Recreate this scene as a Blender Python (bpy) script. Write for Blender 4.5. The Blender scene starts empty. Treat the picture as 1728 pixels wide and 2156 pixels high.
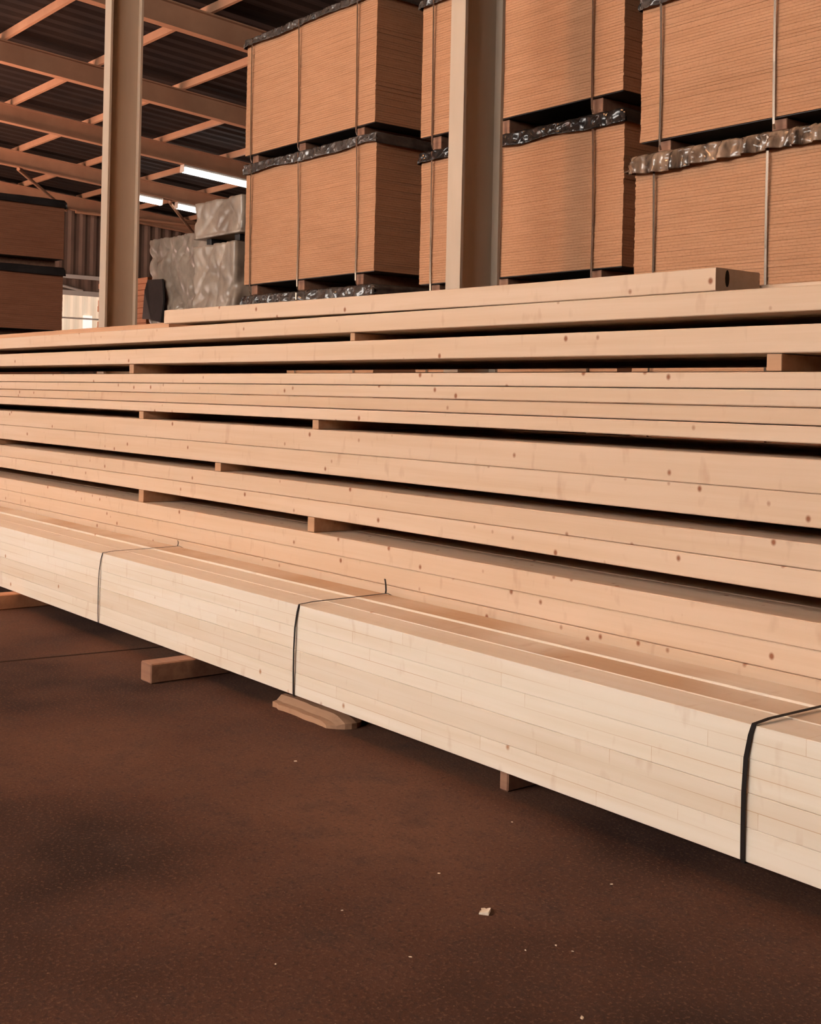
import bpy, bmesh, math, random
from mathutils import Vector, Matrix, noise

R = random.Random(11)
scene = bpy.context.scene
col = scene.collection

# ------------------------------------------------------------------ view
scene.view_settings.view_transform = 'Standard'
scene.view_settings.look = 'None'
scene.view_settings.gamma = 1.0
scene.view_settings.exposure = 0.0
scene.cycles.use_denoising = True
scene.cycles.max_bounces = 7
scene.cycles.diffuse_bounces = 4
scene.cycles.glossy_bounces = 3
scene.cycles.sample_clamp_indirect = 30.0
scene.cycles.caustics_reflective = False
scene.cycles.caustics_refractive = False

# ------------------------------------------------------------------ camera
EYE = 1.3
YAW = math.radians(38.44)
ROLL = 0.022
F = Vector((-math.cos(YAW), math.sin(YAW), 0))
RT = Vector((math.sin(YAW), math.cos(YAW), 0))
UP = Vector((0, 0, 1))
ci = RT * math.cos(ROLL) + UP * math.sin(ROLL)
cj = -RT * math.sin(ROLL) + UP * math.cos(ROLL)
ck = -F
cam_data = bpy.data.cameras.new('camera')
cam = bpy.data.objects.new('camera', cam_data)
col.objects.link(cam)
m = Matrix.Identity(4)
for k in range(3):
    m[k][0], m[k][1], m[k][2] = ci[k], cj[k], ck[k]
m[2][3] = EYE
cam.matrix_world = m
cam_data.sensor_fit = 'VERTICAL'
cam_data.sensor_height = 36.0
cam_data.lens = 2600 / 2156 * 36.0
cam_data.shift_y = -(1078 - 837) / 2156
cam_data.clip_end = 200
scene.camera = cam


# ------------------------------------------------------------------ materials
def rgb(r, g, b):
    def f(c):
        c /= 255
        return c / 12.92 if c <= 0.04045 else ((c + 0.055) / 1.055) ** 2.4
    return (f(r), f(g), f(b), 1)


class NT:
    def __init__(self, name):
        self.m = bpy.data.materials.new(name)
        self.m.use_nodes = True
        self.t = self.m.node_tree
        self.b = self.t.nodes['Principled BSDF']

    def n(self, kind, **kw):
        nd = self.t.nodes.new(kind)
        for k, v in kw.items():
            if k in nd.inputs:
                nd.inputs[k].default_value = v
            else:
                setattr(nd, k, v)
        return nd

    def l(self, a, b):
        self.t.links.new(a, b)

    def mix(self, fac, a, b, blend='MIX'):
        nd = self.t.nodes.new('ShaderNodeMix')
        nd.data_type = 'RGBA'
        nd.blend_type = blend
        for sock, v in ((nd.inputs[0], fac), (nd.inputs[6], a), (nd.inputs[7], b)):
            if hasattr(v, 'links'):
                self.l(v, sock)
            else:
                sock.default_value = v if (not isinstance(v, tuple) or len(v) == 4) else (*v, 1)
        return nd.outputs[2]

    def math(self, op, a, b=0.0, clamp=False):
        nd = self.t.nodes.new('ShaderNodeMath')
        nd.operation = op
        nd.use_clamp = clamp
        for sock, v in ((nd.inputs[0], a), (nd.inputs[1], b)):
            if hasattr(v, 'links'):
                self.l(v, sock)
            else:
                sock.default_value = v
        return nd.outputs[0]

    def ramp(self, fac, stops):
        nd = self.t.nodes.new('ShaderNodeValToRGB')
        e = nd.color_ramp.elements
        while len(e) < len(stops):
            e.new(0.5)
        for k, (p, c) in enumerate(stops):
            e[k].position = p
            e[k].color = c if len(c) == 4 else (*c, 1)
        self.l(fac, nd.inputs[0])
        return nd.outputs[0]

    def coords(self, scale=(1, 1, 1), rand=True):
        tc = self.n('ShaderNodeTexCoord')
        out = tc.outputs['Object']
        if rand:
            oi = self.n('ShaderNodeObjectInfo')
            cmb = self.n('ShaderNodeCombineXYZ')
            r = self.math('MULTIPLY', oi.outputs['Random'], 57.0)
            self.l(r, cmb.inputs[0]); self.l(r, cmb.inputs[1]); self.l(r, cmb.inputs[2])
            ad = self.n('ShaderNodeVectorMath', operation='ADD')
            self.l(out, ad.inputs[0]); self.l(cmb.outputs[0], ad.inputs[1])
            out = ad.outputs[0]
        mp = self.n('ShaderNodeMapping')
        mp.inputs['Scale'].default_value = scale
        self.l(out, mp.inputs['Vector'])
        return mp.outputs[0]

    def noise(self, vec, scale=1.0, detail=3.0, rough=0.55):
        nd = self.n('ShaderNodeTexNoise')
        nd.inputs['Scale'].default_value = scale
        nd.inputs['Detail'].default_value = detail
        nd.inputs['Roughness'].default_value = rough
        self.l(vec, nd.inputs['Vector'])
        return nd.outputs['Fac']

    def bump(self, height, strength=0.2, dist=0.01):
        bp = self.n('ShaderNodeBump')
        bp.inputs['Strength'].default_value = strength
        bp.inputs['Distance'].default_value = dist
        self.l(height, bp.inputs['Height'])
        self.l(bp.outputs[0], self.b.inputs['Normal'])

    def out(self, color, rough=0.6, spec=0.3, metal=0.0):
        if hasattr(color, 'links'):
            self.l(color, self.b.inputs['Base Color'])
        else:
            self.b.inputs['Base Color'].default_value = color
        self.b.inputs['Roughness'].default_value = rough
        self.b.inputs['Specular IOR Level'].default_value = spec
        self.b.inputs['Metallic'].default_value = metal
        return self.m


def wood(name, light, mid, knot, knot_scale=8.0, knot_r=0.10, grain=(0.9, 26, 26), lam=None, rough=0.6):
    t = NT(name)
    v = t.coords(grain)
    g = t.noise(v, 1.0, 4.0, 0.6)
    c = t.ramp(g, [(0.3, mid), (0.62, light)])
    v2 = t.coords((0.5, 3.0, 3.0))
    g2 = t.noise(v2, 1.0, 2.0)
    c = t.mix(t.math('MULTIPLY', t.math('SUBTRACT', g2, 0.42, True), 1.6, True), c, mid)
    # cross marks of the planer and faint stains, short along the grain
    v3 = t.coords((16, 7, 7))
    g3 = t.ramp(t.noise(v3, 1.0, 2.0), [(0.62, (0, 0, 0)), (0.75, (1, 1, 1))])
    c = t.mix(t.math('MULTIPLY', g3, 0.22), c, knot)
    if lam:
        tc = t.n('ShaderNodeTexCoord')
        sp = t.n('ShaderNodeSeparateXYZ')
        t.l(tc.outputs['Object'], sp.inputs[0])
        oi = t.n('ShaderNodeObjectInfo')
        xx = t.math('ADD', sp.outputs[0], t.math('MULTIPLY', oi.outputs['Random'], 9.0))
        cb = t.n('ShaderNodeCombineXYZ')
        t.l(xx, cb.inputs[0]); t.l(t.math('ADD', t.math('MULTIPLY', sp.outputs[2], 0.97), lam * 40 + 0.0012), cb.inputs[1])
        br = t.n('ShaderNodeTexBrick', offset=0.37, offset_frequency=2, squash=1.0)
        br.inputs['Scale'].default_value = 1.0
        br.inputs['Brick Width'].default_value = 0.83
        br.inputs['Row Height'].default_value = lam
        br.inputs['Mortar Size'].default_value = 0.0011
        br.inputs['Mortar Smooth'].default_value = 0.4
        br.inputs['Bias'].default_value = -0.2
        br.inputs['Color1'].default_value = (1, 1, 1, 1)
        br.inputs['Color2'].default_value = (0.93, 0.87, 0.80, 1)
        br.inputs['Mortar'].default_value = (0.72, 0.55, 0.42, 1)
        t.l(cb.outputs[0], br.inputs['Vector'])
        msk = t.ramp(t.noise(t.coords((1.3, 1.3, 14.0)), 1.0, 2.0), [(0.36, (0.15, 0.15, 0.15)), (0.6, (1, 1, 1))])
        c = t.mix(msk, c, br.outputs['Color'], 'MULTIPLY')
    # knots
    vk = t.coords((1, 1.0, 0.85))
    vo = t.n('ShaderNodeTexVoronoi', feature='F1')
    vo.inputs['Scale'].default_value = knot_scale
    t.l(vk, vo.inputs['Vector'])
    kf = t.ramp(vo.outputs['Distance'], [(knot_r * 0.45, (1, 1, 1)), (knot_r, (0, 0, 0))])
    c = t.mix(t.math('MULTIPLY', kf, 0.95), c, knot)
    oi = t.n('ShaderNodeObjectInfo')
    tone = t.ramp(oi.outputs['Random'], [(0.0, (0.90, 0.86, 0.82)), (0.5, (1, 1, 1)), (1.0, (0.95, 0.94, 0.93))])
    c = t.mix(1.0, c, tone, 'MULTIPLY')
    t.bump(g, 0.10, 0.004)
    return t.out(c, rough, 0.25)


M = {}
M['beam'] = wood('sawn_spruce', (0.635, 0.475, 0.35), (0.58, 0.41, 0.28), (0.25, 0.085, 0.035), knot_scale=10.5, knot_r=0.125)
M['glulam'] = wood('laminated_spruce', (0.765, 0.695, 0.605), (0.715, 0.63, 0.515), (0.40, 0.19, 0.09),
                   knot_scale=6.0, knot_r=0.075, lam=0.04575)
M['batten'] = wood('spacer_wood', (0.55, 0.33, 0.20), (0.45, 0.25, 0.14), (0.25, 0.10, 0.05), knot_r=0.05)
M['bearer'] = wood('old_bearer_wood', (0.36, 0.19, 0.12), (0.24, 0.12, 0.08), (0.12, 0.06, 0.04), knot_r=0.06)
M['offcut'] = wood('offcut_wood', (0.48, 0.29, 0.18), (0.36, 0.20, 0.12), (0.18, 0.08, 0.05), knot_r=0.05)
M['redboard'] = wood('reddish_boards', (0.58, 0.27, 0.14), (0.46, 0.20, 0.10), (0.25, 0.09, 0.05), knot_r=0.04)

def chipboard(name, a, b, line):
    t = NT(name)
    v = t.coords((3.0, 3.0, 34))
    g = t.noise(v, 1.0, 3.0, 0.65)
    c = t.ramp(g, [(0.32, a), (0.68, b)])
    v2 = t.coords((60, 60, 60), rand=False)
    g2 = t.noise(v2, 1.0, 2.0)
    c = t.mix(t.math('MULTIPLY', t.math('SUBTRACT', g2, 0.5, True), 1.5, True), c, line)
    v3 = t.coords((0.8, 0.8, 1.5))
    g3 = t.noise(v3, 1.0, 2.0)
    c = t.mix(t.math('MULTIPLY', t.math('SUBTRACT', g3, 0.5, True), 0.8, True), c, line)
    t.bump(g2, 0.25, 0.004)
    return t.out(c, 0.75, 0.15)

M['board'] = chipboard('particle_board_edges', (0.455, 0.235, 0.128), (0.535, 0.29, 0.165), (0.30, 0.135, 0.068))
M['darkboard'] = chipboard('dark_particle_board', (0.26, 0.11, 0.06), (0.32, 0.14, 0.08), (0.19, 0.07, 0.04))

def plain(name, c, rough=0.5, spec=0.3, metal=0.0, vary=None, vscale=(3, 3, 3)):
    t = NT(name)
    if vary:
        g = t.noise(t.coords(vscale), 1.0, 4.0, 0.6)
        c = t.ramp(g, [(0.35, c), (0.68, vary)])
    return t.out(c, rough, spec, metal)

M['plastic'] = plain('dark_wrapping_film', (0.035, 0.030, 0.030, 1), 0.22, 0.7, vary=(0.09, 0.075, 0.065, 1), vscale=(9, 9, 9))
M['gapfilm'] = plain('gap_shade_film', (0.010, 0.009, 0.010, 1), 0.2, 0.6, vary=(0.022, 0.019, 0.018, 1), vscale=(9, 9, 9))  # black film; its near-black also paints the dark gap over the pack
M['tanfilm'] = plain('tan_wrapping_film', (0.045, 0.03, 0.022, 1), 0.22, 0.7, vary=(0.42, 0.28, 0.19, 1), vscale=(13, 9, 3))  # near-black streaks paint the shade between the folds
M['greyfilm'] = plain('grey_wrapping_film', (0.26, 0.20, 0.155, 1), 0.30, 0.6, vary=(0.52, 0.42, 0.33, 1), vscale=(2.6, 2.6, 1.4))  # lighter and darker mottling paints in light and shade of the creases
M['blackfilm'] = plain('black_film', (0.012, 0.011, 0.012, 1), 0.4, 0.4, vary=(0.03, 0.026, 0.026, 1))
M['steelband'] = plain('steel_band', (0.36, 0.29, 0.235, 1), 0.2, 0.5, 0.9)
M['blackband'] = plain('black_band', (0.014, 0.010, 0.009, 1), 0.75, 0.15)
M['paintsteel'] = plain('painted_steel', (0.52, 0.43, 0.335, 1), 0.55, 0.3, vary=(0.46, 0.37, 0.28, 1), vscale=(4, 4, 0.7))
M['rafter'] = plain('roof_steel', (0.60, 0.34, 0.21, 1), 0.55, 0.3, vary=(0.50, 0.27, 0.165, 1), vscale=(1, 1, 1))
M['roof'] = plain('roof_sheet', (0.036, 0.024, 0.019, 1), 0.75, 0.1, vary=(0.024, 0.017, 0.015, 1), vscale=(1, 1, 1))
M['wall'] = plain('wall_sheet', (0.24, 0.16, 0.12, 1), 0.65, 0.2, vary=(0.17, 0.11, 0.085, 1), vscale=(0.5, 0.5, 0.5))
M['white'] = plain('white_paint', (0.80, 0.76, 0.70, 1), 0.5, 0.3, vary=(0.74, 0.69, 0.62, 1))
M['paper'] = plain('pale_scrap', (0.78, 0.70, 0.58, 1), 0.7, 0.2, vary=(0.66, 0.54, 0.40, 1), vscale=(60, 60, 60))
M['joint'] = plain('joint_filler', (0.03, 0.015, 0.010, 1), 0.9, 0.1)
M['stain'] = plain('dark_end_mark', (0.03, 0.022, 0.016, 1), 0.8, 0.1)

def emit(name, c, s):
    t = NT(name)
    t.b.inputs['Emission Color'].default_value = c
    t.b.inputs['Emission Strength'].default_value = s
    return t.out((0.9, 0.9, 0.9, 1), 0.5, 0.3)

M['tube'] = emit('lamp_diffuser', (1.0, 0.95, 0.90, 1), 9.0)

M['glowspot'] = emit('glowing_spot', (1.0, 0.90, 0.83, 1), 0.9)

def skylit():
    t = NT('translucent_sheet')
    g = t.noise(t.coords((0.6, 1.2, 0.3), False), 1.0, 3.0)
    c = t.ramp(g, [(0.3, (0.66, 0.45, 0.29)), (0.7, (0.90, 0.70, 0.52))])
    t.l(c, t.b.inputs['Emission Color'])
    t.b.inputs['Emission Strength'].default_value = 0.78
    return t.out((0.6, 0.5, 0.4, 1), 0.5, 0.2)
M['skylit'] = skylit()

def floor_mat():
    t = NT('stained_concrete')
    v = t.coords((1, 1, 1), False)
    big = t.noise(v, 0.75, 3.0, 0.6)
    c = t.ramp(big, [(0.36, (0.038, 0.019, 0.015)), (0.50, (0.092, 0.042, 0.027)), (0.66, (0.142, 0.068, 0.042))])
    midn = t.noise(v, 6.0, 5.0, 0.65)
    c = t.mix(t.math('MULTIPLY', t.math('SUBTRACT', midn, 0.48, True), 3.2, True), c, (0.060, 0.034, 0.027, 1))
    fine = t.noise(v, 95.0, 3.0, 0.7)
    c = t.mix(t.ramp(fine, [(0.54, (0, 0, 0)), (0.70, (0.62, 0.62, 0.62))]), c, (0.22, 0.115, 0.072, 1))
    fine2 = t.noise(v, 60.0, 3.0, 0.7)
    c = t.mix(t.ramp(fine2, [(0.52, (0, 0, 0)), (0.70, (0.65, 0.65, 0.65))]), c, (0.040, 0.024, 0.021, 1))
    # scattered sawdust specks
    vo = t.n('ShaderNodeTexVoronoi', feature='F1')
    vo.inputs['Scale'].default_value = 26.0
    t.l(v, vo.inputs['Vector'])
    sp = t.ramp(vo.outputs['Distance'], [(0.035, (1, 1, 1)), (0.06, (0, 0, 0))])
    c = t.mix(t.math('MULTIPLY', sp, 0.6), c, (0.34, 0.21, 0.13, 1))
    t.bump(t.math('ADD', fine, midn), 0.35, 0.006)
    return t.out(c, 0.85, 0.15)
M['floor'] = floor_mat()


# ------------------------------------------------------------------ object helpers
def link(name, bm, mat, parent=None, loc=(0, 0, 0), smooth=False):
    me = bpy.data.meshes.new(name)
    bmesh.ops.recalc_face_normals(bm, faces=bm.faces)
    bm.to_mesh(me)
    bm.free()
    if smooth:
        for p in me.polygons:
            p.use_smooth = True
    me.materials.append(M[mat])
    o = bpy.data.objects.new(name, me)
    col.objects.link(o)
    o.location = loc
    if parent:
        o.parent = parent
    return o


def tag(o, label, cat, group=None):
    o['label'] = label
    o['category'] = cat
    o['kind'] = 'thing'
    if group:
        o['group'] = group
    return o


def empty(name, loc, label, cat, group=None):
    o = bpy.data.objects.new(name, None)
    o.empty_display_size = 0.1
    col.objects.link(o)
    o.location = loc
    return tag(o, label, cat, group)


def struct(o):
    o['kind'] = 'structure'
    return o


def box(bm, x0, x1, y0, y1, z0, z1, bev=0.0):
    vs = [bm.verts.new(p) for p in ((x0, y0, z0), (x1, y0, z0), (x1, y1, z0), (x0, y1, z0),
                                    (x0, y0, z1), (x1, y0, z1), (x1, y1, z1), (x0, y1, z1))]
    fs = [bm.faces.new([vs[i] for i in f]) for f in
          ((0, 3, 2, 1), (4, 5, 6, 7), (0, 1, 5, 4), (1, 2, 6, 5), (2, 3, 7, 6), (3, 0, 4, 7))]
    if bev:
        es = set(e for f in fs for e in f.edges)
        bmesh.ops.bevel(bm, geom=list(es), offset=bev, segments=1, affect='EDGES')
    return vs


def tube(bm, pts, r, n=8):
    rings = []
    for k, p in enumerate(pts):
        p = Vector(p)
        a = Vector(pts[max(k - 1, 0)]); b = Vector(pts[min(k + 1, len(pts) - 1)])
        d = (b - a).normalized()
        u = d.cross(Vector((0, 0, 1)) if abs(d.z) < 0.9 else Vector((1, 0, 0))).normalized()
        w = d.cross(u)
        rr = r[k] if isinstance(r, (list, tuple)) else r
        rings.append([bm.verts.new(p + (u * math.cos(2 * math.pi * j / n) + w * math.sin(2 * math.pi * j / n)) * rr) for j in range(n)])
    for a, b in zip(rings, rings[1:]):
        for j in range(n):
            bm.faces.new((a[j], a[(j + 1) % n], b[(j + 1) % n], b[j]))
    bm.faces.new(rings[0]); bm.faces.new(rings[-1])


def ribbon(bm, pts, nrm, w, th, axis=(1, 0, 0)):
    """flat band through pts; nrm outward normals per point; w wide along axis, th thick."""
    ax = Vector(axis)
    rings = []
    for p, q in zip(pts, nrm):
        p = Vector(p); q = Vector(q).normalized()
        rings.append([bm.verts.new(p + ax * s * w / 2 + q * d) for s, d in ((-1, 0), (1, 0), (1, th), (-1, th))])
    for a, b in zip(rings, rings[1:]):
        for j in range(4):
            bm.faces.new((a[j], a[(j + 1) % 4], b[(j + 1) % 4], b[j]))
    bm.faces.new(rings[0]); bm.faces.new(rings[-1])


def profile_extrude(bm, prof, p0, p1, u, v):
    """closed 2-D profile (list of (a, b)) swept from p0 to p1 with axes u, v."""
    p0, p1, u, v = map(Vector, (p0, p1, u, v))
    A = [bm.verts.new(p0 + u * a + v * b) for a, b in prof]
    B = [bm.verts.new(p1 + u * a + v * b) for a, b in prof]
    n = len(prof)
    for j in range(n):
        bm.faces.new((A[j], A[(j + 1) % n], B[(j + 1) % n], B[j]))
    bm.faces.new(A[::-1]); bm.faces.new(B)


def i_profile(b, h, tf, tw):
    return [(-b/2, 0), (b/2, 0), (b/2, tf), (tw/2, tf), (tw/2, h-tf), (b/2, h-tf), (b/2, h), (-b/2, h),
            (-b/2, h-tf), (-tw/2, h-tf), (-tw/2, tf), (-b/2, tf)]


def beam(name, x0, x1, y0, w, z0, h, mat, label, cat, group=None, tilt=0.0, bow=0.003, bev=0.003, seg=14, twist=0.0):
    """one long squared timber, slightly bowed; tilt raises its +X end; twist raises its -X end only"""
    L = x1 - x0
    bm = bmesh.new()
    ph = R.uniform(0, 6.28); ph2 = R.uniform(0, 6.28)
    rings = []
    c = bev
    prof = [(c, 0), (w - c, 0), (w, c), (w, h - c), (w - c, h), (c, h), (0, h - c), (0, c)]
    for i in range(seg + 1):
        f = i / seg
        dy = bow * math.sin(f * 5.2 + ph) + R.uniform(-1, 1) * 0.0006
        dz = tilt * f + twist * max(0.0, 1 - f * 1.25) ** 1.3
        rings.append([bm.verts.new((-L / 2 + L * f, a + dy, b + dz)) for a, b in prof])
    for a, b in zip(rings, rings[1:]):
        for j in range(8):
            bm.faces.new((a[j], a[(j + 1) % 8], b[(j + 1) % 8], b[j]))
    bm.faces.new(rings[0]); bm.faces.new(rings[-1])
    o = link(name, bm, mat, loc=((x0 + x1) / 2, y0, z0))
    return tag(o, label, cat, group)


# ------------------------------------------------------------------ the hall
XL, XR, YF, YB = -43.7, 9.0, -13.0, 26.0
SL = -0.078
RB = 9.3            # underside of the rafters at Y = 0
RH = 0.49           # rafter depth
PH = 0.17           # purlin depth
def roof_z(y, add=0.0):
    return RB + SL * y + add

bm = bmesh.new(); box(bm, XL, XR, YF, YB, -0.3, 0.0)
struct(link('floor', bm, 'floor'))
bm = bmesh.new()
profile_extrude(bm, [(0, 0), (0.018, 0), (0.018, 0.0015), (0, 0.0015)], (-5.93, 0.9, 0.0), (-5.62, 3.9, 0.0), (1, 0, 0), (0, 0, 1))
o = struct(link('trim_1', bm, 'joint'))

# corrugated roof, ribs running down the slope
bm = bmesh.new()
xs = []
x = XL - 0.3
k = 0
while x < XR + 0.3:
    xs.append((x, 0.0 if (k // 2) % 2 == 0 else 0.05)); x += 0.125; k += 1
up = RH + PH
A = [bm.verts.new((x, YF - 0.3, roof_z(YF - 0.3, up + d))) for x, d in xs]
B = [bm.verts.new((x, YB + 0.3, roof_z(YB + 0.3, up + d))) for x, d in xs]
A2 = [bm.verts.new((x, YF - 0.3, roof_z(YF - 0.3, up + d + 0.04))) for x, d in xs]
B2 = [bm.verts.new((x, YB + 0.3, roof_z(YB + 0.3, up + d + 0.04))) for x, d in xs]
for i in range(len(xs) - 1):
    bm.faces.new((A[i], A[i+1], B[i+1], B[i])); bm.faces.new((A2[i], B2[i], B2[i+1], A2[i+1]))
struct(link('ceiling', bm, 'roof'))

# far gable wall, corrugated, ribs vertical
bm = bmesh.new()
ys = []
y = YF; k = 0
while y < YB + 0.1:
    ys.append((y, 0.0 if (k // 2) % 2 == 0 else 0.06)); y += 0.11; k += 1
LO = [bm.verts.new((XL + d, y, 0)) for y, d in ys]; HI = [bm.verts.new((XL + d, y, roof_z(y, up))) for y, d in ys]
LO2 = [bm.verts.new((XL - 0.1, y, 0)) for y, d in ys]; HI2 = [bm.verts.new((XL - 0.1, y, roof_z(y, up))) for y, d in ys]
for i in range(len(ys) - 1):
    bm.faces.new((LO[i], LO[i+1], HI[i+1], HI[i])); bm.faces.new((LO2[i], HI2[i], HI2[i+1], LO2[i+1]))
struct(link('wall_left', bm, 'wall'))
bm = bmesh.new(); box(bm, XR, XR + 0.1, YF, YB, 0, roof_z(YF, up))
struct(link('wall_right', bm, 'wall'))
bm = bmesh.new(); box(bm, XL, XR, YB, YB + 0.1, 0, roof_z(YB, up))
struct(link('wall_back', bm, 'wall'))
# front wall, unseen: far loading door and high window band added to match the light
ADDED_DOOR = (-43.0, -26.5, 6.5)
ADDED_BAND = (-16.0, 2.0, 4.6, 8.4)
bm = bmesh.new()
zt = roof_z(YF, up)
box(bm, XL, ADDED_DOOR[0], YF - 0.1, YF, 0, zt)
box(bm, ADDED_DOOR[0], ADDED_DOOR[1], YF - 0.1, YF, ADDED_DOOR[2], zt)
box(bm, ADDED_DOOR[1], ADDED_BAND[0], YF - 0.1, YF, 0, zt)
box(bm, ADDED_BAND[0], ADDED_BAND[1], YF - 0.1, YF, 0, ADDED_BAND[2])
box(bm, ADDED_BAND[0], ADDED_BAND[1], YF - 0.1, YF, ADDED_BAND[3], zt)
box(bm, ADDED_BAND[1], XR, YF - 0.1, YF, 0, zt)
struct(link('wall_front', bm, 'wall'))
bm = bmesh.new()
for k in range(10):
    x = ADDED_BAND[0] + (ADDED_BAND[1] - ADDED_BAND[0]) * k / 9
    box(bm, x - 0.04, x + 0.04, YF - 0.09, YF - 0.02, ADDED_BAND[2], ADDED_BAND[3])
struct(link('added_window_band', bm, 'white'))  # mullions of the added window band
# unseen slab added outside to keep the sun off the window band
bm = bmesh.new(); box(bm, ADDED_BAND[0] - 3, ADDED_BAND[1] + 3, YF - 17.0, YF - 0.11, 9.8, 10.0)
struct(link('sun_block_slab', bm, 'wall'))

# rafters
RX = [-6.0, -11.3, -16.6, -21.9, -27.2, -32.5, -37.8, -43.1]
RLAB = ['steel roof rafter borne by the thick column before the middle board pile',
        'steel roof rafter borne by the slim column left of the board piles',
        'steel roof rafter one bay beyond the slim column, above the frame',
        'nearest roof rafter in sight, crossing the top beside the slim column',
        'second nearest roof rafter in sight, its lower flange brightly lit at left',
        'third nearest roof rafter in sight, with the nearest lamp hung under it',
        'fourth roof rafter, with the two far lamps hung under it',
        'farthest roof rafter, running along the top of the far corrugated wall']
for x, lab in zip(RX, RLAB):
    bm = bmesh.new()
    y0, y1 = YF + 0.02, YB - 0.02
    profile_extrude(bm, i_profile(0.22, RH, 0.03, 0.025), (x, y0, roof_z(y0)), (x, y1, roof_z(y1)), (1, 0, 0), (0, 0, 1))
    struct(tag(link('roof_rafter', bm, 'rafter'), lab, 'roof beam', 'steel roof rafters'))

# purlins on top of the rafters, lipped channels
PY = [5.45, 7.6, 9.8, 12.0, 14.2, 16.4, 18.6, 20.8, 23.0]
PLAB = {5.45: 'roof purlin nearest to the board piles, high above them',
        7.6: 'roof purlin with a bright lower edge at the top left corner',
        9.8: 'long roof purlin meeting the nearest rafter just beside the slim column',
        12.0: 'long roof purlin ending behind the upper corner of the left board pile',
        14.2: 'roof purlin ending behind the middle of the left board pile',
        16.4: 'roof purlin passing just above the nearest lamp',
        18.6: 'roof purlin crossing between the near lamp and the far lamps',
        20.8: 'roof purlin beyond the far lamps',
        23.0: 'roof purlin nearest to the low eave of the roof'}
pp = [(0, 0), (0.075, 0), (0.075, 0.03), (0.068, 0.03), (0.068, 0.008), (0.008, 0.008), (0.008, PH - 0.008),
      (0.075, PH - 0.008), (0.075, PH), (0, PH)]
for y in PY:
    bm = bmesh.new()
    z = roof_z(y, RH)
    profile_extrude(bm, pp, (XL + 0.1, y, z), (XR - 0.05, y, z), (0, 1, SL), (0, 0, 1))
    struct(tag(link('roof_purlin', bm, 'rafter'), PLAB[y], 'purlin', 'roof purlins'))

# thin braces and a pale level bar between the two farthest rafters
def rod(name, a, b, r, label):
    bm = bmesh.new(); tube(bm, [a, b], r, 8)
    struct(tag(link(name, bm, 'rafter'), label, 'brace', 'bracing of the far roof bay'))
rod('brace_rod', (-37.75, 14.2, roof_z(14.2, -0.06)), (-43.05, 18.0, roof_z(18.0, -0.06)), 0.055, 'thin diagonal roof brace above the far dark board stack at left')
rod('brace_rod', (-37.75, 19.4, roof_z(19.4, -0.07)), (-43.05, 23.3, roof_z(23.3, -0.07)), 0.055, 'thin diagonal roof brace crossing right below the farthest lamp')
rod('level_bar', (-42.9, 18.3, 7.80), (-42.9, 25.9, 7.80), 0.06, 'thin pale level bar under the far lamps')

# columns: I-sections, flanges to the front and back
CB, CH = 0.14, 0.34
for x, lab in ((-6.02, 'thick steel column with a pale front flange, standing before the middle board pile'),
               (-11.28, 'slim steel column at the left, before the far corrugated wall')):
    y0 = 5.1
    zt = roof_z(y0 + CH) - 0.01
    e = empty('steel_column', (x, y0, 0), lab, 'column', 'steel columns of the hall')
    bm = bmesh.new(); profile_extrude(bm, [(a, b) for a, b in i_profile(CB, CH, 0.022, 0.016)], (0, 0, 0.02), (0, 0, zt - 0.02), (1, 0, 0), (0, 1, 0))
    link('shaft', bm, 'paintsteel', e)
    bm = bmesh.new(); box(bm, -0.12, 0.12, -0.05, CH + 0.05, 0, 0.02, 0.003); link('base_plate', bm, 'paintsteel', e)
    bm = bmesh.new(); box(bm, -0.09, 0.09, -0.02, CH + 0.02, zt - 0.02, zt); link('cap_plate', bm, 'paintsteel', e)

# window band with translucent corrugated sheet in the far wall
def far_window():
    y0, y1 = 16.0, 23.6
    fx = XL + 0.08
    bm = bmesh.new()
    for (a, b, c, d) in ((y0 - .4, y1 + .4, 5.42, 5.56), (y0, y1, 4.80, 4.98), (y0, y1, 3.93, 3.99), (y0, y1, 2.9, 3.0)):
        box(bm, fx, fx + 0.13, a, b, c, d)
    for yy in (y0, y1 - 0.1):
        box(bm, fx, fx + 0.12, yy, yy + 0.1, 2.9, 5.56)
    w = struct(link('window_1', bm, 'white'))
    bm = bmesh.new()
    prev = None; k = 0; yy = y0
    while yy <= y1:
        d = 0.05 if (k // 2) % 2 else 0.0
        cur = (bm.verts.new((fx + 0.03 + d, yy, 3.0)), bm.verts.new((fx + 0.03 + d, yy, 4.82)))
        if prev:
            bm.faces.new((prev[0], cur[0], cur[1], prev[1]))
        prev = cur; yy += 0.085; k += 1
    s = link('translucent_sheet', bm, 'skylit', w)
    bm = bmesh.new()
    prev = None; k = 0; yy = y0
    while yy <= y1:
        d = 0.04 if (k // 2) % 2 else 0.0
        cur = (bm.verts.new((fx + d, yy, 4.98)), bm.verts.new((fx + d, yy, 5.43)))
        if prev:
            bm.faces.new((prev[0], cur[0], cur[1], prev[1]))
        prev = cur; yy += 0.12; k += 1
    link('upper_panel', bm, 'wall', w)
    bm = bmesh.new(); tube(bm, [(fx + 0.1, 16.6, 5.40), (fx + 0.1, 18.9, 4.98)], 0.05, 6)
    link('diagonal_strut', bm, 'white', w)
    bm = bmesh.new(); box(bm, fx + 0.085, fx + 0.10, 18.95, 19.30, 3.60, 4.08)
    link('bright_spot', bm, 'glowspot', w)  # small bright spot of unknown kind, given its own glow
far_window()


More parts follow.
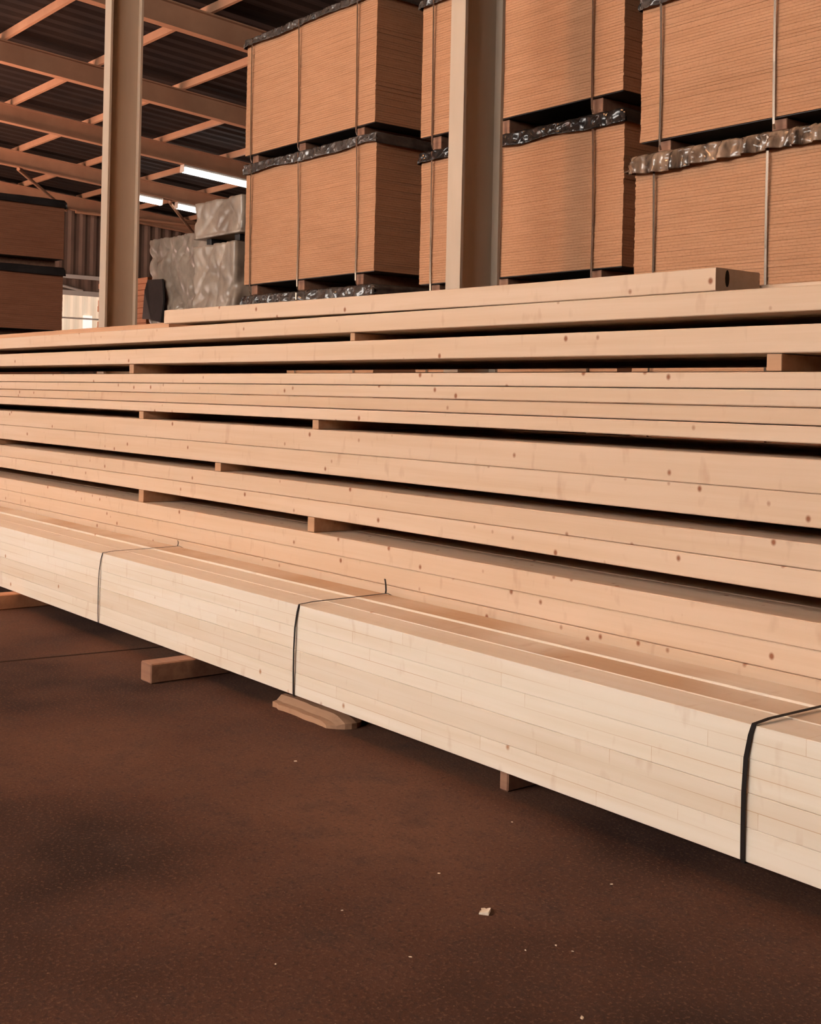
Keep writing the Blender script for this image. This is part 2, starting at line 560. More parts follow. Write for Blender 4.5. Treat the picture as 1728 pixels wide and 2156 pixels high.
# fluorescent fixtures under the rafters
def lamp(x, y, label, length=2.4):
    z = roof_z(y)
    e = empty('fluorescent_lamp', (x, y, z), label, 'lamp', 'fluorescent lamps under the rafters')
    e.rotation_euler = (math.atan(SL), 0, 0)
    bm = bmesh.new(); box(bm, -0.10, 0.10, 0, length, -0.09, -0.01, 0.01); link('housing', bm, 'white', e)
    bm = bmesh.new()
    prof = [(-0.11, -0.09), (-0.09, -0.20), (-0.04, -0.235), (0.04, -0.235), (0.09, -0.20), (0.11, -0.09)]
    profile_extrude(bm, prof, (0, 0.02, 0), (0, length - 0.02, 0), (1, 0, 0), (0, 0, 1)); link('diffuser', bm, 'tube', e)
    for s in (-0.005, length - 0.015):
        bm = bmesh.new(); box(bm, -0.115, 0.115, s, s + 0.02, -0.24, -0.01, 0.004); link('end_cap', bm, 'white', e)
lamp(-32.5, 17.1, 'large bright lamp beside the upper edge of the left board pile', 2.6)
lamp(-37.8, 17.9, 'small bright lamp just right of the slim column', 1.25)
lamp(-37.8, 19.70, 'small bright lamp above the grey wrapped stack', 1.25)

# ------------------------------------------------------------------ stacked spruce beams (big stack)
SY = 3.22           # front plane
SX0, SX1 = -13.0, 0.6
ROWW = 0.232
GRP_ROWS = 'beams lying behind the front beams of the big stack'

def layer(z0, z1, n, labels, tilts, cat='beam', rows=5, x0=SX0, x1=SX1, gap=0.0013):
    h = (z1 - z0) / n
    for i in range(n):          # i = 0 is the topmost
        zz = z1 - (i + 1) * h
        for r in range(rows):
            lab = labels[i] if r == 0 else 'pale squared beam behind the front beam of its layer in the big stack'
            beam('timber_beam', x0 + R.uniform(-.25, .25), x1 + R.uniform(-.2, .2), SY + r * (ROWW + 0.013) + R.uniform(-.0015, .0025), ROWW,
                 zz, h - gap, 'beam', lab, cat, 'front beams of the big stack' if r == 0 else GRP_ROWS,
                 tilt=tilts[i] if r == 0 else 0)

layer(1.586, 1.664, 1, ['pale knotty beam directly under the short topmost beam of the big stack'], [0])
layer(1.461, 1.548, 1, ['single pale beam between two dark gaps, second layer from the top of the big stack'], [0])
layer(1.189, 1.406, 4, ['uppermost of the four thin boards packed together in the big stack',
                        'second from top of the four thin boards packed together in the big stack',
                        'third from top of the four thin boards packed together in the big stack',
                        'lowest of the four thin boards packed together in the big stack'], [0, 0, 0, 0], gap=0.0032)
layer(0.939, 1.143, 2, ['upper of two scarred beams just below the four thin boards',
                        'lower of two scarred beams just below the four thin boards'], [0, 0])
layer(0.735, 0.893, 2, ['upper beam of the smooth pair with only small knots, second pair under the thin boards',
                        'lower beam of the smooth pair with only small knots, second pair under the thin boards'], [0, 0])
layer(0.161, 0.662, 6, ['pale beam right under the lowest dark gap of the big stack',
                        'pale beam second below the lowest dark gap of the big stack',
                        'pale beam of the big stack half hidden behind the strapped bundle top',
                        'pale beam of the big stack behind the strapped bundle, fourth under the lowest gap',
                        'pale beam of the big stack behind the strapped bundle, fifth under the lowest gap',
                        'bottom pale beam of the big stack, lying on the bearers behind the strapped bundle'], [0] * 6)

# short topmost beam with a dark mark on its end, and boards behind it
o = beam('timber_beam', -6.30, -2.50, SY, 0.232, 1.6645, 0.075, 'beam',
         'short topmost beam with a dark mark on its sawn end', 'beam', None, twist=0.020)
bm = bmesh.new()
n = 14
ring = [bm.verts.new((1.9005, 0.062 + 0.011 * math.cos(2 * math.pi * k / n), 0.043 + 0.028 * math.sin(2 * math.pi * k / n))) for k in range(n)]
ring2 = [bm.verts.new((1.898, v.co.y, v.co.z)) for v in ring]
bm.faces.new(ring)
for k in range(n):
    bm.faces.new((ring[k], ring2[k], ring2[(k + 1) % n], ring[(k + 1) % n]))
link('dark_end_mark', bm, 'stain', o)
beam('timber_board', -2.9, 0.5, SY + 0.25, 0.2, 1.6645, 0.036, 'beam', 'thin board lying behind the sawn end of the short topmost beam', 'board')
beam('timber_board', -13.0, -6.72, SY + 0.25, 0.2, 1.6645, 0.055, 'batten', 'darker brown board on top of the big stack at its far end', 'board')

# spacer battens in the gaps
def xr(u):
    r = (u - 864) / 2600
    return (F.x + RT.x * r) / (F.y + RT.y * r)
DEP = 5 * (ROWW + 0.013)
GAPS = {'AB': (1.548, 1.586), 'BC': (1.406, 1.461), 'CD': (1.143, 1.189), 'DE': (0.893, 0.939), 'EF': (0.662, 0.735)}
SP = [('AB', -9.35, 0.05, 'spacer batten in the topmost gap of the big stack, at its far end'),
      ('AB', -4.50, 0.035, 'spacer batten in the topmost gap, under the middle of the short top beam'),
      ('AB', -0.6, 0.05, 'spacer batten in the topmost gap of the big stack, beyond the near edge'),
      ('BC', -6.72, 0.055, 'spacer batten in the second gap from top, near the slim column'),
      ('BC', -2.28, 0.055, 'thick spacer batten in the second gap from top, at the near end'),
      ('CD', -6.58, 0.055, 'spacer batten right below the four thin boards, farther of two'),
      ('CD', -4.78, 0.05, 'spacer batten right below the four thin boards, nearer of two'),
      ('CD', -1.3, 0.05, 'spacer batten right below the four thin boards, beyond the near edge'),
      ('DE', -8.95, 0.06, 'spacer batten in the second lowest gap, at the far end'),
      ('DE', -5.68, 0.06, 'spacer batten in the second lowest gap, between scarred and smooth beams'),
      ('DE', -1.4, 0.05, 'spacer batten in the second lowest gap, beyond the near edge'),
      ('EF', -6.56, 0.06, 'spacer batten in the lowest gap of the big stack, farther of two'),
      ('EF', -4.80, 0.055, 'thick spacer batten in the lowest gap of the big stack, nearer of two'),
      ('EF', -1.2, 0.05, 'spacer batten in the lowest gap of the big stack, beyond the near edge')]
for g, x, w, lab in SP:
    z0, z1 = GAPS[g]
    bm = bmesh.new()
    box(bm, -w / 2, w / 2, 0, DEP - (0.16 if g == 'BC' else 0), 0, z1 - z0 - 0.002, 0.002)
    tag(link('spacer_batten', bm, 'batten', loc=(x, SY + 0.012, z0)), lab, 'batten', 'spacer battens of the big stack')
beam('timber_board', -12.5, 0.3, SY + DEP - 0.13, 0.10, 1.4065, 0.034, 'batten', 'thin brown board lying deep inside the second gap from top', 'board')
for x, lab in ((-9.2, 'far bearer block under the big stack'), (-6.1, 'middle bearer block under the big stack'), (-3.0, 'near bearer block under the big stack'), (-0.5, 'bearer block under the big stack beyond the near edge')):
    bm = bmesh.new(); box(bm, -0.08, 0.08, 0, DEP - 0.1, 0, 0.160, 0.004)
    tag(link('bearer_block', bm, 'bearer', loc=(x, SY + 0.06, 0)), lab, 'bearer')

# ------------------------------------------------------------------ strapped glulam bundle in front
BY, BZ, GW, GH = 2.75, 0.090, 0.146, 0.0915
ROWN = ['front', 'middle', 'back']
LEV = ['bottom', 'second lowest', 'second highest', 'top']
for c in range(3):
    for k in range(4):
        if c == 0:
            lab = 'laminated beam on the pale front face of the strapped bundle, %s of four' % LEV[k]
        elif k == 3:
            lab = ['', 'top laminated beam in the middle of the three across the strapped bundle',
                   'top laminated beam at the back of the strapped bundle, with a bright raised edge'][c]
        else:
            lab = 'laminated beam inside the strapped bundle, %s of four in the %s column' % (LEV[k], ROWN[c])
        z0 = BZ + k * GH + (0.0022 * k if c == 2 else 0)
        beam('glulam_beam', -12.6 + R.uniform(-.03, .03), 0.5 + R.uniform(-.05, .05), BY + c * (GW + 0.002) + (R.uniform(-.0008, .0008) if c == 0 else 0),
             GW - 0.001, z0, GH - 0.0006 + (0.0022 if c == 2 else 0) - (0.003 if c == 1 and k == 3 else 0), 'glulam', lab, 'beam', 'laminated beams of the strapped bundle',
             bow=0.0007, bev=0.0016, tilt=(0.0065 if (c == 1 and k == 3) else 0))

# straps round the bundle
def strap(x, label, tail, sway=0.027, sw=0.014):
    e_pts, e_n = [], []
    yb, yf = BY + 3 * GW + 0.010, BY - 0.004
    zt, zb = BZ + 4 * GH + 0.0145, BZ - 0.004
    e_pts += [(x + 0.02, yb, zb + 0.1), (x + 0.02, yb + 0.002, zt - 0.01), (x + 0.018, yb - 0.02, zt + 0.001)]
    e_n += [(0, 1, 0), (0, 1, 1), (0, 0.3, 1)]
    for f in (0.7, 0.4, 0.15):
        e_pts.append((x + 0.018 * f, yf + (yb - yf) * f, zt - 0.006 * (1 - f))); e_n.append((0, 0, 1))
    e_pts.append((x, yf + 0.002, zt - 0.011)); e_n.append((0, -1, 1))
    for f in (0.08, 0.25, 0.5, 0.75, 0.97):
        s = -sway * min(1.0, (f / 0.3)) ** 0.7 - 0.004 * f
        e_pts.append((x + s, yf - 0.004 * math.sin(math.pi * f), zt - 0.012 + (zb - zt + 0.012) * f)); e_n.append((0, -1, 0))
    e_pts.append((x - sway - 0.004, yf + 0.002, zb)); e_n.append((0, -1, -1))
    e_pts.append((x - sway, yf + 0.1, zb)); e_n.append((0, 0, -1))
    e_pts.append((x, yb - 0.02, zb)); e_n.append((0, 0, -1))
    bm = bmesh.new(); ribbon(bm, e_pts, e_n, sw, 0.0014)
    s = tag(link('packing_strap', bm, 'blackband'), label, 'strap', 'black straps of the bundle')
    if tail:
        bm = bmesh.new()
        pts = [(x + 0.02, yb - 0.03, zt + 0.003), (x + 0.012, yb - 0.022, zt + 0.012), (x + 0.004, yb - 0.018, zt + 0.012 + tail * 0.5), (x + 0.0, yb - 0.02, zt + 0.01 + tail)]
        ribbon(bm, pts, [(0, -1, 0.3)] * 4, sw, 0.0014)
        link('strap_tail', bm, 'blackband', s)
strap(-6.0, 'thin black strap round the bundle, farthest of the three', 0.02, 0.03, 0.007)
strap(-4.15, 'black strap round the bundle with an upright loose tail, middle of the three', 0.05, 0.022, 0.0095)
strap(-1.975, 'wide black strap round the bundle at its near end', 0.0, 0.022)

# bearers under the bundle
def bearer(x, y0, y1, w, label, mat='bearer', h=0.0885):
    bm = bmesh.new(); box(bm, -w / 2, w / 2, 0, y1 - y0, 0, h, 0.005)
    tag(link('bearer_block', bm, mat, loc=(x, y0, 0)), label, 'bearer', 'bearers of the strapped bundle')
bearer(-7.20, 2.10, 3.19, 0.10, 'reddish wooden bearer jutting out under the far end of the bundle', 'redboard')
bearer(-5.05, 2.53, 3.19, 0.10, 'dark wooden bearer jutting out under the bundle between two straps')
bearer(-3.005, 2.815, 3.19, 0.042, 'narrow end of a bearer peeping out under the middle of the bundle')
bearer(-0.95, 2.85, 3.19, 0.10, 'wooden bearer under the bundle beyond the near edge')

# split offcut on the floor
bm = bmesh.new()
Lc, Wc, Hc = 0.47, 0.15, 0.046
N1, N2 = 16, 6
top, bot = [], []
for i in range(N1 + 1):
    f = i / N1
    rowt, rowb = [], []
    for j in range(N2 + 1):
        g = j / N2
        w0 = 0.012 * noise.noise(Vector((f * 5, 0.3, 2))) - 0.03 * max(0, 0.25 - f)
        x = Lc * f * (1 - 0.11 * max(0, f - 0.6) / 0.4 * (2 * g - 1.15) ** 2)
        if f < 0.12:
            g2 = 0.12 + g * 0.75
        else:
            g2 = g
        y = Wc * g2 + w0 * (1 - g)
        zz = Hc * (0.75 + 0.25 * math.sin(math.pi * min(1, g * 1.2))) + 0.004 * noise.noise(Vector((f * 9, g * 5, 1)))
        if g < 0.2:
            zz *= 0.62
        zz *= 1 - 0.5 * max(0, f - 0.85) / 0.15
        rowt.append(bm.verts.new((x, y, zz))); rowb.append(bm.verts.new((x, y, 0.0)))
    top.append(rowt); bot.append(rowb)
for i in range(N1):
    for j in range(N2):
        bm.faces.new((top[i][j], top[i+1][j], top[i+1][j+1], top[i][j+1]))
        bm.faces.new((bot[i][j], bot[i][j+1], bot[i+1][j+1], bot[i+1][j]))
for i in range(N1):
    bm.faces.new((top[i][0], bot[i][0], bot[i+1][0], top[i+1][0])); bm.faces.new((top[i][N2], top[i+1][N2], bot[i+1][N2], bot[i][N2]))
for j in range(N2):
    bm.faces.new((top[0][j], top[0][j+1], bot[0][j+1], bot[0][j])); bm.faces.new((top[N1][j], bot[N1][j], bot[N1][j+1], top[N1][j+1]))
o = link('wood_offcut', bm, 'offcut', loc=(-4.37, 2.765, 0.0))
tag(o, 'flat split wood offcut lying on the floor along the bundle', 'offcut')

# scraps on the floor
def chip(x, y, s, label, mat='paper', name='wood_chip', ang=0.0, cat='chip'):
    bm = bmesh.new()
    n = 7
    pts = []
    for k in range(n):
        a = 2 * math.pi * k / n + R.uniform(-.3, .3)
        rr = s * R.uniform(0.65, 1.1)
        pts.append((rr * math.cos(a) * 1.3, rr * math.sin(a) * 0.75))
    A = [bm.verts.new((p[0], p[1], 0.0)) for p in pts]
    B = [bm.verts.new((p[0] * .92, p[1] * .92, s * R.uniform(0.25, 0.5))) for p in pts]
    bm.faces.new(A[::-1]); bm.faces.new(B)
    for k in range(n):
        bm.faces.new((A[k], A[(k + 1) % n], B[(k + 1) % n], B[k]))
    o = link(name, bm, mat, loc=(x, y, 0.0)); o.rotation_euler = (0, 0, ang)
    return tag(o, label, cat, 'pale chips on the floor' if name == 'wood_chip' else None)

def on_floor(u, v):
    r = (u - 864) / 2600; q = (v - 837) / 2600
    du, dv = r, -q
    a = du * math.cos(ROLL) - dv * math.sin(ROLL); b = du * math.sin(ROLL) + dv * math.cos(ROLL)
    t = EYE / -b
    return (F.x + RT.x * a) * t, (F.y + RT.y * a) * t

bm = bmesh.new()      # jagged pale scrap with a folded-up edge
outl = [(-0.017, -0.012), (-0.006, -0.009), (0.0, -0.013), (0.016, -0.014), (0.018, 0.011), (0.004, 0.012), (-0.010, 0.013), (-0.022, 0.006), (-0.016, 0.001), (-0.021, -0.004)]
A = [bm.verts.new((x, y, 0.0)) for x, y in outl]
B = [bm.verts.new((x, y, 0.003 + (0.006 if y > 0.008 else 0))) for x, y in outl]
bm.faces.new(A[::-1]); bm.faces.new(B)
for k in range(len(outl)):
    q = (k + 1) % len(outl); bm.faces.new((A[k], A[q], B[q], B[k]))
x, y = on_floor(1021, 1921)
o = link('paper_scrap', bm, 'paper', loc=(x, y, 0.0)); o.rotation_euler = (0, 0, -0.85)
tag(o, 'largest pale torn scrap lying alone on the bare floor', 'scrap')
CH_ = [(924, 1839, .0045, 'greyish chip on the floor just above the pale torn scrap'),
       (1287, 1862, .004, 'pale chip on the floor nearest to the near strap of the bundle'),
       (1170, 1991, .0035, 'pale chip on the floor, middle of the three close together'),
       (1106, 2001, .003, 'pale chip on the floor, left of the three close together'),
       (1205, 2003, .003, 'pale chip on the floor, right of the three close together'),
       (864, 2015, .0035, 'pale chip on the floor below and left of the torn scrap'),
       (720, 1917, .0028, 'tiny bright chip on the floor left of the torn scrap'),
       (580, 2030, .0028, 'tiny orange chip on the floor near the front edge'),
       (1078, 1731, .0028, 'tiny bright chip on the floor just before the narrow bearer end'),
       (622, 1603, .0055, 'pale flat chip on the floor before the split offcut'),
       (1225, 2143, .006, 'pale sliver on the floor at the front edge of the view')]
for u, v, s, lab in CH_:
    x, y = on_floor(u, v)
    chip(x, y, s, lab, ang=R.uniform(0, 3))


# ------------------------------------------------------------------ packs of particle board
def crumple(v, amp):
    p = Vector(v)
    a = noise.noise(Vector((p.x * 7.0, p.y * 5.0, p.z * 3.0)))
    b = noise.noise(Vector((p.x * 15.0 + a, p.y * 9.0, p.z * 7.0 + 3)))
    c = noise.noise(Vector((p.x * 31.0, p.y * 17.0 + b * 2, p.z * 17.0)))
    return amp * (1.1 * (0.5 - abs(a)) + 0.9 * (0.4 - abs(b)) + 0.22 * c)

def film_cover(parent, W, D, zt, drape, mat='plastic', amp=0.016, seed=0.0, name='plastic_cover', hemvar=0.5, fold=0.0):
    """sheet laid over the top (0..W, 0..D at zt) with its overhang hanging down, crumpled"""
    bm = bmesh.new()
    st = 0.0125
    ov = drape
    def axis(L):
        a = [-ov + ov * i / 8 for i in range(8)]
        n = max(8, int(L / st)); n = min(n, 200)
        a += [L * i / n for i in range(n + 1)]
        a += [L + ov * (i + 1) / 8 for i in range(8)]
        return a
    xs = axis(W)
    ys = [-ov + ov * i / 12 for i in range(12)] + [D * i / 14 for i in range(15)] + [D + ov * (i + 1) / 3 for i in range(3)]
    grid = []
    for y in ys:
        row = []
        for x in xs:
            ox = -x if x < 0 else (x - W if x > W else 0.0)
            oy = -y if y < 0 else (y - D if y > D else 0.0)
            d = max(ox, oy)
            hem = 1.0 - hemvar * (0.5 + 0.5 * noise.noise(Vector((x * 2.3 + seed, y * 0.5, seed)))) if d > 0 else 1
            d *= hem
            px = min(max(x, 0), W); py = min(max(y, 0), D)
            s = Vector((x + seed * 3.1, y * 1.0, seed + (zt - d)))
            c = crumple(s, amp)
            f = fold * math.sin(x * 38 + 5 * noise.noise(Vector((x * 3, seed, 0)))) * min(1, d / 0.05) if d > 0 else 0
            out = 0.010 + abs(c) + max(0, f) + 0.10 * d
            if d <= 0:
                edge = min(x, W - x, y, D - y)
                p = Vector((px, py, zt + 0.002 + min(0.010, 0.4 * abs(c))))
            else:
                n = Vector((math.copysign(1, x) if ox > 0 and x < 0 else (1 if ox > 0 else 0), (-1 if y < 0 else 1) if oy > 0 else 0, 0))
                if n.length: n.normalize()
                p = Vector((px, py, zt - d)) + n * out
                p.z += 0.004
            row.append(bm.verts.new(p))
        grid.append(row)
    for a, b in zip(grid, grid[1:]):
        for i in range(len(xs) - 1):
            bm.faces.new((a[i], a[i+1], b[i+1], b[i]))
    o = link(name, bm, mat, parent, smooth=True)
    md = o.modifiers.new('thickness', 'SOLIDIFY'); md.thickness = 0.0015; md.offset = 1
    return o

def board_pack(x0, W, y0, D, z0, zvis, label, group, straps, cover=0.095, bearers=0.10, t=0.019, mat='board', film='plastic', seed=1.0, fold=0.0, amp=0.028, jit=0.0016):
    """z0 = underside of the boards; zvis = where the film hem begins; bearers hang below z0"""
    e = empty('board_pack', (x0, y0, z0 - bearers), label, 'board pack', group)
    ztop = zvis + cover
    H = ztop - z0
    n = int(round(H / t)); t = H / n
    bm = bmesh.new()
    lean = R.uniform(-.004, .004)
    for i in range(n):
        a = R.uniform(-jit, jit); b = R.uniform(-jit, jit) * 0.7 + (0.004 * noise.noise(Vector((i * .15, seed, 0))))
        box(bm, a, W + a + R.uniform(-.002, .002), b, D + b, bearers + i * t + 0.0006, bearers + (i + 1) * t - 0.0006)
    link('board_stack', bm, mat, e)
    bm = bmesh.new(); box(bm, 0.006, W - 0.006, 0.008, D - 0.006, bearers - 0.005, bearers + 0.0003)  # black sheet added so the pack underside reads as deep shade
    link('underside_shade', bm, 'blackfilm', e)
    for s in straps:
        bm = bmesh.new()
        wob = R.uniform(-.02, .02)
        pts = [(s, D * 0.5, bearers + H + 0.012), (s, 0.02, bearers + H + 0.014), (s, -0.030, bearers + H - 0.01)]
        nr = [(0, 0, 1), (0, -.3, 1), (0, -1, .6)]
        for f in (0.15, 0.4, 0.65, 0.9, 1.0):
            pts.append((s + wob * math.sin(f * 2.6), -0.028 + 0.014 * min(1, f * 1.5), bearers + H * (1 - f) - 0.002)); nr.append((0, -1, 0))
        pts += [(s + wob * .5, -0.012, 0.03), (s + wob * .5, 0.0, 0.001)]; nr += [(0, -1, 0), (0, -1, -.5)]
        ribbon(bm, pts, nr, 0.016, 0.0012)
        link('strap', bm, 'steelband', e)
        bm = bmesh.new(); box(bm, s - 0.05, s + 0.05, 0.035, D - 0.03, 0, bearers - 0.006, 0.004)
        link('bearer', bm, 'bearer', e)
    film_cover(e, W, D, bearers + H, cover, film, amp, seed, fold=fold)
    return e

def pile(x0, W, y0, D, packs, group, straps, **kw):
    """packs from the bottom up: (underside, where the film hem begins, label, options)"""
    below = 0.0
    for z0, zv, lab, opt in packs:
        o = dict(kw); o.update(opt)
        dx = o.pop('dx', 0.0)
        c = o.get('cover', 0.095)
        board_pack(x0 + dx, W, y0, D, z0, zv, lab, group, straps, bearers=z0 - below - (0.018 if below else 0.0), **o)
        below = zv + c

PYF, PD = 6.05, 1.35
G_ = 'packs of particle board'
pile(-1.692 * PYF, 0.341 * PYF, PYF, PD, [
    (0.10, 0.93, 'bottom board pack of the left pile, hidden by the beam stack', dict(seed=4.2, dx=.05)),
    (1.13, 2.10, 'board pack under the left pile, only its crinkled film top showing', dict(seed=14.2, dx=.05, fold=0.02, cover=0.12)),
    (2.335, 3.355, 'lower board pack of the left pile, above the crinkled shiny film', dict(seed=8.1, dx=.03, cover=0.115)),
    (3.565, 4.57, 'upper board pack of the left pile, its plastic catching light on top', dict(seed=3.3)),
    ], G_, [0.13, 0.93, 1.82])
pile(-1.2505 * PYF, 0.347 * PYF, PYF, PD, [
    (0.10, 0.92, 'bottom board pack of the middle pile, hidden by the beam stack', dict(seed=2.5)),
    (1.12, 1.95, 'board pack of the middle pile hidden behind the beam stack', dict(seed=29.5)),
    (2.185, 3.09, 'lower board pack of the middle pile, behind the thick column', dict(seed=27.5, dx=.02, cover=0.12, film='gapfilm')),
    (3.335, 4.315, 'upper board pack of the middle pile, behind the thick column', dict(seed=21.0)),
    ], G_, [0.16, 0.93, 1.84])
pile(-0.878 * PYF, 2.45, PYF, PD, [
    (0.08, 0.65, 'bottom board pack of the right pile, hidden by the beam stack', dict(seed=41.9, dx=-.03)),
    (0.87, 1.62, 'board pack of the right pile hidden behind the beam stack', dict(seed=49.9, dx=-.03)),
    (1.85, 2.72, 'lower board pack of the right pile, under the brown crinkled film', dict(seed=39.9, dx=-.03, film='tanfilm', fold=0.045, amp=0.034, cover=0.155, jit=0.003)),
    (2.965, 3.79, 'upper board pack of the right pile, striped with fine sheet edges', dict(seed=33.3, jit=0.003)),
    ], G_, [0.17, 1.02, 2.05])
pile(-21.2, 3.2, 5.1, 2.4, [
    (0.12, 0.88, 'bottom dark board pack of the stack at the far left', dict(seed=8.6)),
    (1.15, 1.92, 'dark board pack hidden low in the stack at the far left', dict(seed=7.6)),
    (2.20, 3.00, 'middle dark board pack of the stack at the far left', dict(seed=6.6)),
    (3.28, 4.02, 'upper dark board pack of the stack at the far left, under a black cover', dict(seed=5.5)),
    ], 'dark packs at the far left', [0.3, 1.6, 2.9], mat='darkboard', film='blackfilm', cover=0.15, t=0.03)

# grey wrapped packs between the slim column and the left pile
def wrapped(x0, x1, y0, y1, z0, z1, label, seed, amp=0.05, mat='greyfilm'):
    W, D, H = x1 - x0, y1 - y0, z1 - z0
    bm = bmesh.new()
    nx, ny, nz = max(4, int(W / 0.03)), max(4, int(D / 0.06)), max(4, int(H / 0.03))
    vs = {}
    def vert(p):
        key = tuple(round(c, 4) for c in p)
        if key not in vs:
            q = Vector(p)
            s = q * 1.0 + Vector((seed, seed * 2, 0))
            c1 = (1 - abs(noise.noise(Vector((s.x * 1.7 + s.z * 1.1, s.y * 1.7, s.z * 0.7))))) ** 7
            c2 = (1 - abs(noise.noise(Vector((s.x * 2.8 - s.z * 2.4, s.y * 2.5, s.z * 1.2 + 5))))) ** 9
            c3 = (1 - abs(noise.noise(Vector((s.x * 5 + s.z * 3.4, s.y * 5, s.z * 3.5 + 9))))) ** 6
            ridge = 0.7 * c1 + 0.6 * c2 + 0.4 * c3 + 0.5 * abs(noise.noise(s * 2.5))
            n = Vector(((q.x - W / 2) / W, (q.y - D / 2) / D, 0.3 * (q.z - H / 2) / H)).normalized()
            if q.z < 1e-4: ridge = 0
            vs[key] = bm.verts.new(q - n * amp * ridge * 1.2)
        return vs[key]
    def face(o, du, dv, nu, nv):
        o, du, dv = Vector(o), Vector(du), Vector(dv)
        for i in range(nu):
            for j in range(nv):
                bm.faces.new([vert(o + du * a / nu + dv * b / nv) for a, b in ((i, j), (i+1, j), (i+1, j+1), (i, j+1))])
    face((0, 0, 0), (W, 0, 0), (0, 0, H), nx, nz); face((0, D, 0), (W, 0, 0), (0, 0, H), nx, nz)
    face((0, 0, 0), (0, D, 0), (0, 0, H), ny, nz); face((W, 0, 0), (0, D, 0), (0, 0, H), ny, nz)
    face((0, 0, H), (W, 0, 0), (0, D, 0), nx, ny); face((0, 0, 0), (W, 0, 0), (0, D, 0), nx, ny)
    return link('film_wrap', bm, mat, None, smooth=True), W, D

def wrapped_pack(x0, x1, y0, y1, z0, z1, label, seed, bearer_h=0.08, **kw):
    e = empty('wrapped_pack', (x0, y0, z0 - bearer_h), label, 'wrapped pack', 'grey film-wrapped packs')
    o, W, D = wrapped(x0, x1, y0, y1, z0, z1, label, seed, **kw)
    o.parent = e; o.location = (0, 0, bearer_h)
    for fx in (0.2, 0.8):
        bm = bmesh.new(); box(bm, W * fx - 0.06, W * fx + 0.06, 0.1, D - 0.1, 0, bearer_h - 0.001, 0.004); link('bearer', bm, 'blackfilm', e)
    return e

wrapped_pack(-14.85, -13.62, 8.0, 9.4, 3.355, 3.84, 'upper grey film-wrapped pack beside the left board pile', 1.0, 0.085, amp=0.035)
wrapped_pack(-14.90, -13.76, 8.0, 9.4, 1.75, 3.26, 'tall grey wrapped pack with a crease, under the upper wrapped pack', 4.0, amp=0.045)
wrapped_pack(-14.90, -13.76, 8.0, 9.4, 0.08, 1.67, 'bottom grey wrapped pack hidden low beside the left pile', 6.0, amp=0.045)
e = wrapped_pack(-18.2, -16.35, 9.0, 10.6, 1.75, 3.74, 'wide grey wrapped pack with a black patch at its lower corner', 9.0, amp=0.07)
bm = bmesh.new()
pg = [(-0.10, -0.03, 0.50), (0.02, -0.06, 0.95), (0.10, -0.05, 1.12), (0.62, -0.06, 1.10), (0.66, -0.05, 0.75), (0.60, -0.06, 0.42), (0.25, -0.05, 0.48)]
A = [bm.verts.new((x, y, z)) for x, y, z in pg]; B = [bm.verts.new((x, y + 0.03, z)) for x, y, z in pg]
bm.faces.new(A); bm.faces.new(B[::-1])
for k in range(len(pg)):
    q = (k + 1) % len(pg); bm.faces.new((A[k], A[q], B[q], B[k]))
o = link('black_patch', bm, 'blackfilm', e); o.location = (0, 0, 0.30)  # flat black piece set on the lower front corner of the wrap
wrapped_pack(-18.2, -16.35, 9.0, 10.6, 0.08, 1.67, 'bottom wide grey wrapped pack, hidden behind the beams', 12.0, amp=0.05)

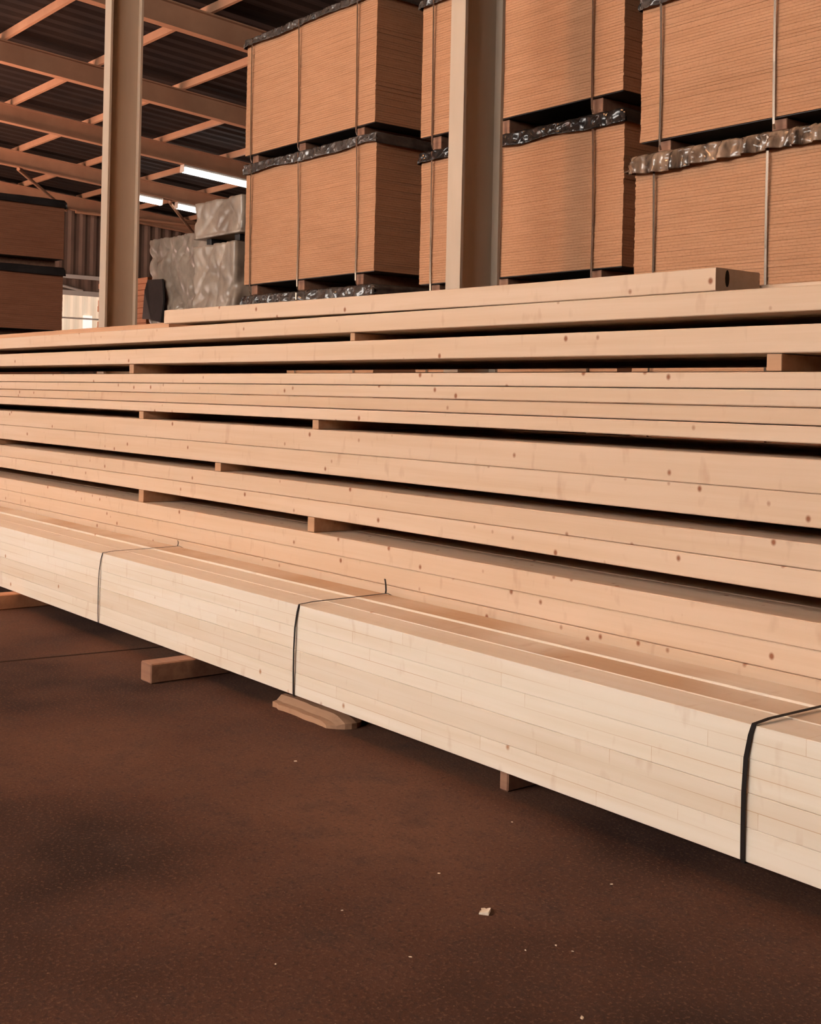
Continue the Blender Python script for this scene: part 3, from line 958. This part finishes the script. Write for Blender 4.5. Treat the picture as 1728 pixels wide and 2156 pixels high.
# reddish board pile beyond the slim column
px0, px1, py0, py1 = -24.3, -22.05, 10.9, 12.0
bm = bmesh.new(); box(bm, 0, px1 - px0, 0, py1 - py0, 0, 2.2, 0.01)
tag(link('crate', bm, 'redboard', loc=(px0, py0, 0)), 'low reddish crate under the small board pile beyond the slim column', 'crate')
zz = 2.201
for k in range(12):
    h = R.uniform(0.09, 0.13)
    bm = bmesh.new(); box(bm, 0, px1 - px0 + R.uniform(-.1, .1), R.uniform(-.06, .06), py1 - py0 + R.uniform(-.06, .06), 0, h, 0.008)
    nm = ['lowest', 'second lowest', 'third lowest', 'fourth lowest', 'fifth lowest', 'sixth lowest', 'sixth highest', 'fifth highest', 'fourth highest', 'third highest', 'second highest', 'topmost'][k]
    tag(link('reddish_board', bm, 'redboard', loc=(px0, py0, zz)), '%s board of the small reddish pile beyond the slim column' % nm, 'board', 'reddish boards beyond the slim column')
    zz += h + 0.001
# ------------------------------------------------------------------ light
def area(name, loc, size, rot, power, color):
    ld = bpy.data.lights.new(name, 'AREA')
    ld.shape = 'RECTANGLE'; ld.size, ld.size_y = size
    ld.energy = power; ld.color = color
    o = bpy.data.objects.new(name, ld); col.objects.link(o)
    o.location = loc; o.rotation_euler = rot
    return o
# area lights added at the window band and door; the door one tilts roofward
area('added_band_light', ((ADDED_BAND[0] + ADDED_BAND[1]) / 2, YF + 0.05, (ADDED_BAND[2] + ADDED_BAND[3]) / 2), (ADDED_BAND[1] - ADDED_BAND[0], ADDED_BAND[3] - ADDED_BAND[2]), (math.radians(90), 0, 0), 3600, (1.0, 0.92, 0.84))
area('added_roof_uplight', ((ADDED_DOOR[0] + ADDED_DOOR[1]) / 2, YF + 0.6, ADDED_DOOR[2] / 2), (ADDED_DOOR[1] - ADDED_DOOR[0], ADDED_DOOR[2] * 0.8), (math.radians(155), 0, 0), 2000, (1.0, 0.86, 0.72))
# unseen fill lights added above the aisle to warm the timber tops
for x, pw in ((-7.2, 330), (-12.4, 30)):
    area('added_aisle_fill', (x, -0.5, 8.6), (0.3, 2.4), (0, 0, 0), pw, (1.0, 0.47, 0.21))
sun = bpy.data.lights.new('sun', 'SUN'); sun.energy = 950.0; sun.angle = 0.01; sun.color = (0.86, 0.95, 1.0)
so = bpy.data.objects.new('sun', sun); col.objects.link(so)
so.rotation_euler = Vector((0.05, 1.0, -0.325)).to_track_quat('-Z', 'Y').to_euler()

w = bpy.data.worlds.new('world'); scene.world = w
w.use_nodes = True
w.node_tree.nodes['Background'].inputs[0].default_value = (1.0, 0.75, 0.55, 1)
w.node_tree.nodes['Background'].inputs[1].default_value = 0.4
